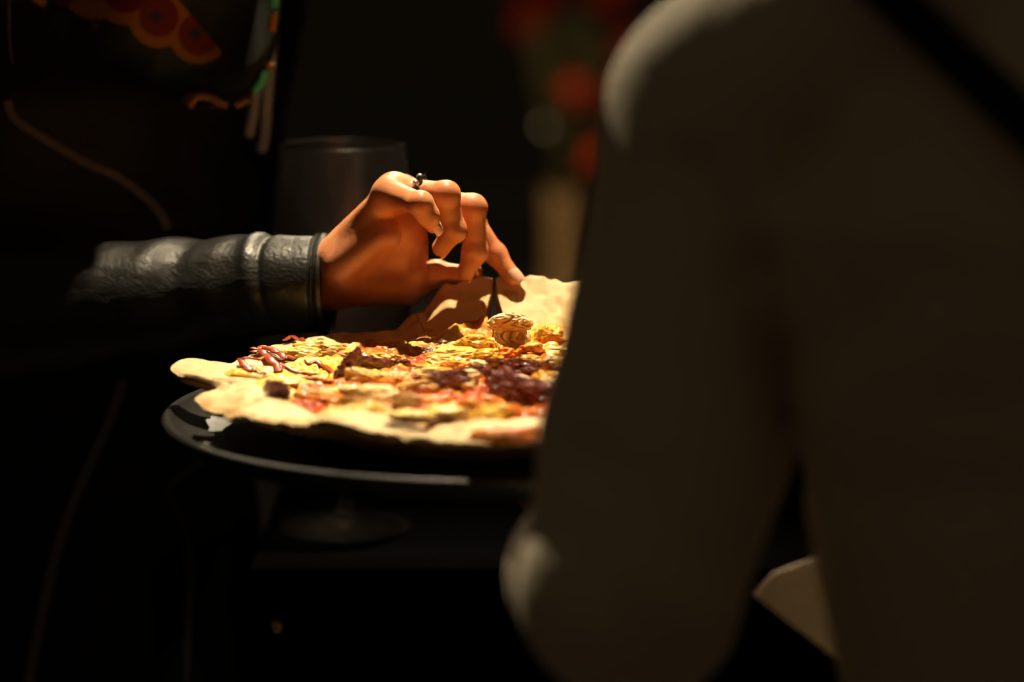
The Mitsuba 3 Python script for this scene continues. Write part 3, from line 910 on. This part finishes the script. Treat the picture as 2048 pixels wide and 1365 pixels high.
# ring on the ring finger
rg = thing('ring', 'chunky silver and black ring on the finger of the reaching hand', 'ring')
fa_, fb_ = FING['ring'][0], FING['ring'][1]
ax_ = unit(fb_ - fa_)
rc = fa_ + (fb_ - fa_) * .50
e1 = unit(np.array([0, 0, 1.0]) - ax_ * ax_[2])
e2 = np.cross(ax_, e1)
kk_ = np.linspace(0, 2 * np.pi, 60)
rr_ = 26.8 / S_H
loop = rc + rr_ * (np.cos(kk_)[:, None] * e1 + np.sin(kk_)[:, None] * e2)
put('band', tube(loop, .0013, 10), M['silver'], rg)
for q_ in range(9):
    an = -1.75 + q_ * .43
    c = rc + (rr_ + .0013) * (math.cos(an) * e1 + math.sin(an) * e2)
    b_ = trimesh.creation.icosphere(subdivisions=1, radius=.0021)
    b_.apply_translation(c + ax_ * (.0006 if q_ % 2 else -.0006))
    put('stone', b_, M['onyx' if q_ % 2 else 'silver'], rg, smooth=False)


# scarf with printed folk pattern
def scarf():
    nx, ny = 330, 200
    s, t = np.meshgrid(np.linspace(0, 1, nx), np.linspace(0, 1, ny), indexing='ij')
    X = -160 + 724 * s
    # lower edge of the cloth across the picture
    low = np.interp(X, [-160, 0, 120, 240, 320, 370, 400, 440, 480, 510, 535, 552, 560, 564], [60, 70, 95, 130, 175, 208, 218, 215, 203, 182, 148, 95, 30, -40])
    Y = -190 + (low + 190) * t
    e = np.minimum(1, (1 - t) * 6)
    eb = np.minimum(1, (1 - s) * 12)
    depth = .262 + .030 * (1 - np.sqrt(np.clip(e * (2 - e), 0, 1))) + .05 * (1 - np.sqrt(np.clip(eb * (2 - eb), 0, 1))) + .010 * np.sin(X / 60 + Y / 90) + .02 * (X < 300) * ((300 - X) / 300) ** 2 * .2
    v = np.stack([pix(a, b, c) for a, b, c in zip(X.ravel(), Y.ravel(), depth.ravel())])
    # the print
    u, w = X.ravel(), Y.ravel()
    c = np.tile([.010, .013, .010], (len(u), 1))
    n = FB(np.stack([u / 60, w / 60, 0 * u], 1), 2, 40)
    c[n > .66] = [.018, .030, .028]
    orange, redc, blue = np.array([.26, .10, .014]), np.array([.13, .013, .012]), np.array([.025, .035, .08])
    line = (w + 30) - 1.22 * (u - 330)      # the motif band ends along this slant
    for cx, cy, ro, ri in ((192, -30, 70, 46), (252, -22, 72, 48), (318, 34, 62, 40), (398, 68, 60, 42)):
        d = np.hypot(u - cx, w - cy)
        on = (d < ro) & (line > -4 if cx > 230 else u < 2000)
        c[on] = orange
    for cx, cy, ro, ri in ((252, -22, 72, 48), (318, 34, 62, 40), (398, 68, 60, 42)):
        d = np.hypot(u - cx, w - cy)
        on = (d < ri) & (line > -4)
        c[on] = redc
        cr = ((np.abs(u - cx + 6) < 5) & (np.abs(w - cy) < 13)) | ((np.abs(w - cy) < 5) & (np.abs(u - cx + 6) < 13))
        c[cr & on] = blue
    d = np.hypot((u - 405) / 40, (w - 205) / 20)
    c[(np.abs(d - .8) < .22)] = [.14, .06, .02]
    c[np.hypot(u - 80, w - 2) < 14] = [.30, .16, .05]
    c[np.hypot(u - 128, w + 2) < 16] = [.12, .02, .04]
    c[np.hypot((u - 192) / 8, (w - 48) / 14) < 1] = [.07, .018, .022]
    f = grid_faces(nx, ny)
    th = unit(v - CAM) * .0012
    off = len(v)
    V = np.vstack([v, v + th])
    rim = np.concatenate([np.arange(ny), ny - 1 + ny * np.arange(1, nx), (nx - 1) * ny + np.arange(ny - 2, -1, -1), ny * np.arange(nx - 2, 0, -1)])
    r2 = np.roll(rim, -1)
    F = np.vstack([f, f[:, ::-1] + off, np.stack([rim, r2, rim + off], 1), np.stack([r2, r2 + off, rim + off], 1)])
    return tri(V, F), np.vstack([c, c])


m, c = scarf()
put('scarf', m, M['scarf'], w1, color=c, smooth=True, label='dark scarf printed with red and yellow scalloped folk motifs')
for pts, mm, r in [([(553, -20), (549, 0), (548, 14)], 'trim_green', .0030), ([(549, 26), (546, 45), (543, 64)], 'trim_orange', .0030), ([(541, 126), (537, 136)], 'trim_orange', .0032), ([(535, 141), (524, 162), (508, 184)], 'trim_green', .0030),
                   ([(498, 198), (484, 207), (472, 211)], 'trim_tan', .0022), ([(455, 212), (440, 206), (420, 197), (395, 195), (378, 214)], 'trim_tan', .0022)]:
    put('scarf_cord', tube(catmull([pix(a, b, .262) for a, b in pts], 24), r, 10), M[mm], 'person__scarf')

# ------------------------------------------------------------------ the carrier in the cream shirt, seen from behind
w2 = thing('person', 'person in a cream shirt seen from behind with a black strap across the back', 'person')


def Q(px, py, zc):
    d = FW + RT * (px - 1024) / FPX - UP * (py - 682.5) / FPX
    return CAM + d * zc


SP2 = np.array([.305, -.345])
FA2 = np.array([0.0, 1.0])
S2 = Q(1492, 235, 1.17)
M2 = Q(1335, 880, 1.16)
E2 = Q(1258, 1175, 1.14)
HAND2 = np.array([.062, -.080, 1.097])
W2 = np.array([.068, -.150, 1.092])
TAB2 = [(.80, .165, .12, 0), (.90, .160, .115, 0), (1.0, .150, .105, 0), (1.07, .146, .105, 0), (1.12, .159, .11, 0), (1.17, .171, .115, 0), (1.20, .180, .118, 0), (1.225, .198, .12, 0), (1.30, .198, .12, 0), (1.36, .165, .105, 0), (1.42, .10, .075, 0), (1.47, .055, .055, .01)]


FOLDS2 = [(Q(1395, 350, 1.10), Q(1500, 570, 1.09), .007, .010), (Q(1500, 570, 1.09), Q(1592, 868, 1.10), .007, .010), (Q(1640, 330, 1.06), Q(1600, 700, 1.08), .004, .016), (Q(1870, 560, 1.03), Q(1640, 800, 1.06), .004, .014),
          (Q(1760, 900, 1.03), Q(2060, 840, 1.02), .004, .014), (Q(1720, 1060, 1.04), Q(2080, 1010, 1.02), .004, .014), (Q(1200, 950, 1.1), Q(1420, 1150, 1.1), .004, .012), (Q(1150, 1090, 1.1), Q(1330, 1330, 1.1), .004, .012)]


def shirt_sdf(p):
    t = torso_sdf(p, SP2, FA2, TAB2)
    w = FB(p * np.array([16, 16, 9]), 3, 52).astype(np.float32) - .5
    arm = smins([seg(p, S2, M2, .056, .0525), seg(p, M2, E2, .0525, .0475), seg(p, Q(1178, 1160, 1.20), Q(1190, 1150, 1.25), .038, .037), seg(p, E2 + [0, .05, .006], W2, .042, .034)], .008)
    sh = seg(p, S2, [.20, -.345, 1.395], .056, .06)
    arm = smin(arm, sh, .02)
    r_arm = smins([seg(p, [.43, -.345, 1.385], [.52, -.345, 1.36], .058, .056), seg(p, [.52, -.345, 1.36], [.555, -.36, 1.10], .055, .05), seg(p, [.555, -.36, 1.10], [.53, -.24, .90], .048, .038)], .015)
    d = smin(t, arm, .004)
    d = smin(d, r_arm, .02)
    # the crease that runs from the shoulder blade down to the armpit, and softer ones beside it
    for (a_, b_, dep, wid) in FOLDS2:
        t_ = np.clip(((p[..., 0] - a_[0]) * (b_[0] - a_[0]) + (p[..., 2] - a_[2]) * (b_[2] - a_[2])) / ((b_[0] - a_[0]) ** 2 + (b_[2] - a_[2]) ** 2), 0, 1)
        e_ = (p[..., 0] - a_[0] - t_ * (b_[0] - a_[0])) ** 2 + (p[..., 2] - a_[2] - t_ * (b_[2] - a_[2])) ** 2
        d = d + dep * np.exp(-e_ / wid ** 2)
    return d - .008 * w


put('shirt', nets(shirt_sdf, [-.02, -.52, .78], [.66, -.08, 1.50], .006), M['shirt'], w2, label='cream long-sleeved shirt')
# front flap of the open shirt
corn = np.array([pix(1545, 1150, -.185), pix(1700, 1090, -.185), pix(1800, 1420, -.185), pix(1508, 1192, -.185)])
a, b = np.meshgrid(np.linspace(0, 1, 30), np.linspace(0, 1, 30), indexing='ij')
v = (corn[0] * ((1 - a) * (1 - b))[..., None] + corn[1] * (a * (1 - b))[..., None] + corn[2] * (a * b)[..., None] + corn[3] * ((1 - a) * b)[..., None])
v = np.vstack([v.reshape(-1, 3), v.reshape(-1, 3) + [0, .003, 0]])
g = grid_faces(30, 30)
rim = np.concatenate([np.arange(30), 29 + 30 * np.arange(1, 30), 899 - np.arange(1, 30), 30 * np.arange(28, 0, -1)])
r2 = np.roll(rim, -1)
put('front_flap', tri(v, np.vstack([g, g[:, ::-1] + 900, np.stack([rim, r2, rim + 900], 1), np.stack([r2, r2 + 900, rim + 900], 1)])), M['shirt'], w2 + '__shirt', label='hanging front edge of the shirt')

# body
HD2 = np.array([.305, -.315, 1.635])
PALM = HAND2


def hand2_sdf(p):
    d = [seg(p, W2, PALM + [0, .02, .004], .020, .024), seg(p, PALM + [-.028, .03, .004], PALM + [.028, .03, .004], .012, .012), seg(p, PALM + [-.018, 0, 0], PALM + [.018, 0, 0], .016, .016)]
    palm = smins(d, .012)
    out = palm
    for i_, (dx, l_, sp) in enumerate(((-.030, .058, -.018), (-.011, .070, -.006), (.009, .068, .006), (.028, .056, .020))):
        b0 = PALM + [dx, .032, .006]
        b1 = b0 + [sp * .5, l_ * .5, .004]
        b2 = b0 + [sp, l_, .010]
        out = np.minimum(out, smin(smins([seg(p, b0, b1, .0095, .0088), seg(p, b1, b2, .0088, .0072)], .004), palm, .005))
    th = smins([seg(p, PALM + [.026, -.01, .0], PALM + [.055, .012, .006], .014, .011), seg(p, PALM + [.055, .012, .006], PALM + [.072, .040, .011], .0105, .0085)], .004)
    return np.minimum(out, smin(th, palm, .007))


b2 = nets(lambda p: smins([head_sdf(p, HD2, FA2), torso_sdf(p, SP2, FA2, [(.82, .14, .09, 0), (1.0, .125, .085, 0), (1.28, .155, .095, 0), (1.38, .13, .08, 0), (1.43, .06, .055, 0), (1.49, .05, .05, .01)]), seg(p, S2, M2, .04, .036), seg(p, M2, E2, .036, .033),
                           seg(p, E2, W2, .032, .021)], .02), [-.0, -.50, .80], [.56, -.09, 1.79], .009)
h2 = nets(hand2_sdf, PALM - [.07, .09, .05], PALM + [.11, .13, .045], .0022)
put('body', cat([b2, h2]), M['skin'], w2)
put('hair', nets(lambda p: np.maximum(ball(p, HD2 + [0, -.018, .032], (.090, .104, .092)) + .005 * (FB(p * 50, 2, 3).astype(np.float32) - .5), -ball(p, HD2 + [0, .10, -.04], (.075, .08, .085))), HD2 - [.14, .15, .13], HD2 + [.14, .15, .16], .007), M['hair'], w2)


# strap: a loop round the torso in one slanting plane
def strap():
    A, B = Q(1795, 0, 1.05), Q(2048, 243, 1.03)
    oo = np.array([.305, -.345, 1.26])
    fwd = np.array([0.05, 1.0, 0])
    n = unit(np.cross(unit(B - A), fwd))
    cen = oo - n * (n @ (oo - A))
    e1 = unit(np.array([0, -1.0, 0]) - n * n[1] * -1.0)
    e1 = unit(e1 - n * (n @ e1))
    e2 = np.cross(n, e1)
    pts = []
    base = lambda p: smin(torso_sdf(p, SP2, FA2, TAB2), seg(p, S2, [.20, -.345, 1.395], .056, .06), .012)
    for an in np.linspace(0, 2 * np.pi, 160, endpoint=False):
        d = math.cos(an) * e1 + math.sin(an) * e2
        t = np.linspace(.02, .5, 300)
        vv = base((cen + t[:, None] * d).astype(np.float32))
        i_ = int(np.argmax(vv > 0)) if (vv > 0).any() else 299
        pts.append(t[i_])
    pts = np.array(pts)
    ker = np.hanning(13)
    ker /= ker.sum()
    rr = np.convolve(np.concatenate([pts[-6:], pts, pts[:6]]), ker, 'valid') + .0075
    an = np.linspace(0, 2 * np.pi, 160, endpoint=False)
    d = np.cos(an)[:, None] * e1 + np.sin(an)[:, None] * e2
    hw, ht = .0088, .0016
    sec = [(-hw, 0), (-hw * .95, ht), (hw * .95, ht), (hw, 0), (hw * .95, -ht), (-hw * .95, -ht)]
    V = np.stack([cen + (rr + h_)[:, None] * d + w_ * n for w_, h_ in sec], 1)
    V = np.concatenate([V, V[:1]], 0)
    m = trimesh.Trimesh(V.reshape(-1, 3), grid_faces(len(V), 6, True), process=False)
    m.merge_vertices()
    if m.volume < 0:
        m.invert()
    return m


put('bag_strap', strap(), M['strap'], w2, smooth=30, label='black strap running diagonally across the back')
bt = trimesh.creation.icosphere(subdivisions=3, radius=1)
bt.apply_scale([.0062, .0025, .0032])
bt.apply_transform(trimesh.transformations.rotation_matrix(-.25, [0, 1, 0]))
bt.apply_translation(Q(1602, 886, 1.19))
put('side_button', bt, M['silver'], w2 + '__shirt', label='small bright metal button under the arm')
put('trousers', nets(lambda p: smins([seg(p, [.225, -.345, .84], [.215, -.33, .48], .09, .066), seg(p, [.215, -.33, .48], [.215, -.35, .09], .066, .05), seg(p, [.385, -.345, .84], [.395, -.33, .48], .09, .066), seg(p, [.395, -.33, .48], [.395, -.35, .09], .066, .05),
                                      torso_sdf(p, SP2, FA2, [(.78, .155, .11, 0), (.84, .16, .112, 0), (.90, .15, .10, 0)])], .03), [.08, -.52, .02], [.54, -.18, .95], .012), M['trousers'], w2)
for s in (.215, .395):
    put('shoe', nets(lambda p: np.maximum(smins([seg(p, [s, -.40, .04], [s, -.21, .032], .042, .034), seg(p, [s, -.36, .05], [s, -.35, .11], .045, .05)], .02), -p[..., 2] + .001), [s - .07, -.50, -.01], [s + .07, -.13, .18], .006), M['leather_soft'], w2)

# ------------------------------------------------------------------ table, wine glass, napkin
TZ = 1.010
tb = thing('table', 'high table under a black tablecloth behind the plate', 'table')
put('tabletop', rbox((.80, .70, .024), (.252, .575, TZ - .015), .004), M['tablecloth'], tb, smooth=30)


def cloth():
    x0, x1, y0, y1 = -.1500, .654, .222, .928
    pts, n = [], 40
    for (ax0, ay0, ax1, ay1) in ((x0, y0, x1, y0), (x1, y0, x1, y1), (x1, y1, x0, y1), (x0, y1, x0, y0)):
        t = np.linspace(0, 1, n, endpoint=False)
        pts.append(np.stack([ax0 + (ax1 - ax0) * t, ay0 + (ay1 - ay0) * t], 1))
    ring = np.vstack(pts)
    cen = ring.mean(0)
    out = unit(ring - cen)
    k_ = len(ring)
    s = np.arange(k_)
    rows = []
    for i_, (z, inn) in enumerate([(TZ, .9), (TZ, .02), (TZ - .0005, .006), (TZ - .004, 0)] + [(zz, 0) for zz in np.linspace(.95, .02, 14)]):
        fold = .012 * np.sin(s * 2 * np.pi / 9.7) * max(0, (TZ - .01 - z)) / 1.0
        xy = ring - out * (inn if inn < .5 else 0)[..., None] if False else ring - out * inn if inn < .5 else cen + (ring - cen) * .001
        xy = xy + out * np.asarray(fold)[:, None] * .9 + (out * .006 * (z < TZ - .002))
        rows.append(np.column_stack([xy, np.full(k_, z)]))
    V = np.stack(rows)
    return trimesh.Trimesh(V.reshape(-1, 3), grid_faces(len(V), k_, True), process=False)


put('tablecloth', cloth(), M['tablecloth'], tb, smooth=40)
for sx in (-.10, .604):
    for sy in (.27, .88):
        put('leg', rbox((.04, .04, TZ - .027), (sx, sy, (TZ - .027) / 2), .003), M['tablecloth'], tb, smooth=30)

GY = .335
g0 = pixz(692, 1058, TZ)
gtop = pix(700, 290, g0[1])[2]
GH = gtop - TZ
outer = [(0, 0), (.030, 0), (.0425, .0004), (.0437, .0012), (.0430, .0020), (.032, .0032), (.018, .0055), (.009, .0095), (.0052, .016), (.0042, .030), (.0040, .060), (.0046, .085), (.0075, .094), (.018, .101), (.031, .113), (.041, .133),
         (.0468, .160), (.0472, .185), (.0448, .215), (.0410, GH - .004), (.0407, GH - .001)]
o_ = catmull(outer, 150)
o_[:, 0] = np.maximum(o_[:, 0], 0)
inn = [(.0398, GH), (.0388, GH - .001), (.0393, GH - .004), (.0436, .215), (.0460, .185), (.0456, .160), (.0398, .134), (.030, .1148), (.018, .1040), (.008, .0995), (0, .0985)]
i_ = catmull(inn, 90)
i_[:, 0] = np.maximum(i_[:, 0], 0)
gp = np.vstack([o_, i_])
put('wine_glass', lathe(gp, 96, (g0[0], g0[1], TZ + .0008)), M['glass'], smooth=60)
labels['wine_glass'] = {'label': 'empty stemmed wine glass standing on the table behind the hand', 'category': 'wine glass'}

bw = np.array([-.075, .62])
bz = TZ + .0008
put('side_plate', lathe(np.vstack([catmull([(0, 0), (.040, 0), (.045, .002), (.060, .007), (.071, .012), (.072, .013)], 40), catmull([(.070, .0135), (.060, .0095), (.045, .0050), (.036, .0045), (0, .0045)], 30)]), 72, (bw[0], bw[1], bz)), M['bowl'], smooth=50)
labels['side_plate'] = {'label': 'small black side plate on the table behind the reaching hand', 'category': 'plate'}


def crumple():
    m = trimesh.creation.icosphere(subdivisions=5)
    v = np.array(m.vertices)
    a = np.abs(FB(v * 2.1 + 3, 3, 61) - .5) * 2
    v = v * (0.72 + .55 * a)[:, None]
    v = v * [.056, .05, .050]
    return trimesh.Trimesh(v, m.faces, process=False)


m = crumple()
m.apply_translation([bw[0] - .012, bw[1], bz + .0055 - m.bounds[0][2]])
put('napkin', m, M['napkin'], smooth=30)
labels['napkin'] = {'label': 'crumpled pale pink napkin lying on the small black side plate', 'category': 'napkin'}

# ------------------------------------------------------------------ far background: red curtain, wooden post, a small lamp
ZC = 8.4
fl = thing('flower_arrangement', 'tall tan floor vase of red flowers standing in the dark background', 'flowers')
vb = Q(1132, 700, ZC)
vtop = Q(1132, 372, ZC)[2]
put('vase', lathe(np.vstack([catmull([(0, 0), (.060, 0), (.068, .03), (.064, .18), (.058, vtop * .6), (.064, vtop * .9), (.070, vtop)], 60), catmull([(.066, vtop), (.056, vtop * .6), (.058, .05), (0, .04)], 30)]), 40, (vb[0], vb[1], 0)), M['post'], fl, smooth=50)


def bloom(c, r, seed):
    m = trimesh.creation.icosphere(subdivisions=4)
    v = np.array(m.vertices)
    d = .72 + .28 * np.abs(np.sin(4 * np.arctan2(v[:, 1], v[:, 0]) + 5 * v[:, 2] + seed)) + .15 * FB(v * 3 + seed, 2, seed)
    return trimesh.Trimesh(v * d[:, None] * r + c, m.faces, process=False)


for i_, (a, b, r) in enumerate([(1156, 190, .055), (1172, 250, .050), (1192, 318, .040), (1062, 52, .055), (1098, 8, .06), (1232, 2, .06), (1190, -50, .07), (1120, -70, .07), (1240, 200, .06), (1215, 330, .05), (1040, -40, .06), (1270, 100, .06)]):
    c = Q(a, b, ZC + .10 * math.sin(i_ * 2.1))
    put('bloom', bloom(c, r, i_), M['red_bright'] if i_ in (0, 1, 2) else M['red_dark'], fl)
    put('stem', tube(catmull([[vb[0] + .02 * math.sin(i_), vb[1] + .02 * math.cos(i_), .30], [vb[0] + .03 * math.sin(i_), vb[1] + .03 * math.cos(i_), vtop + .02], (np.array([vb[0], vb[1], vtop + .1]) + c) / 2, c - [0, 0, r * .6]], 24), .006, 8), M['leaf'], fl)
for i_, (a, b, ra, an) in enumerate([(1095, 170, .10, .3), (1110, 240, .09, .5), (1085, 110, .10, .1), (1200, 130, .10, -.4), (1160, 90, .11, .2), (1215, 250, .09, -.3)]):
    m = trimesh.creation.icosphere(subdivisions=3)
    m.apply_scale([ra * .35, .008, ra])
    m.apply_transform(trimesh.transformations.rotation_matrix(-an, [0, 1, 0]))
    m.apply_translation(Q(a, b, ZC + .03 * i_ - .1))
    put('leaf', m, M['leaf'], fl)
lampc = Q(1092, 252, 9.0)
tl = thing('table_lamp', 'small dim round lamp beside the red flowers', 'lamp')
b_ = trimesh.creation.icosphere(subdivisions=3, radius=.012)
b_.apply_translation(lampc)
kk = put('bulb', b_, M['lamp_body'], tl)
scene[kk]['emitter'] = {'type': 'area', 'radiance': rgb(.60, .42, .21)}
put('stem', tube([[lampc[0], lampc[1], 0.002], [lampc[0], lampc[1], .4], [lampc[0], lampc[1], lampc[2] - .010]], .008), M['lamp_body'], tl)
put('foot', lathe([(0, 0), (.08, 0), (.08, .01), (.02, .02), (0, .02)], 32, (lampc[0], lampc[1], .0)), M['lamp_body'], tl, smooth=40)
scene['back_light'] = {'type': 'spot', 'to_world': T().look_at(origin=[-.6, 5.4, 2.6], target=[.17, 6.8, .65], up=[0, 0, 1]), 'intensity': rgb(7.5, 5.8, 3.4), 'cutoff_angle': 16.0, 'beam_width': 6.0}
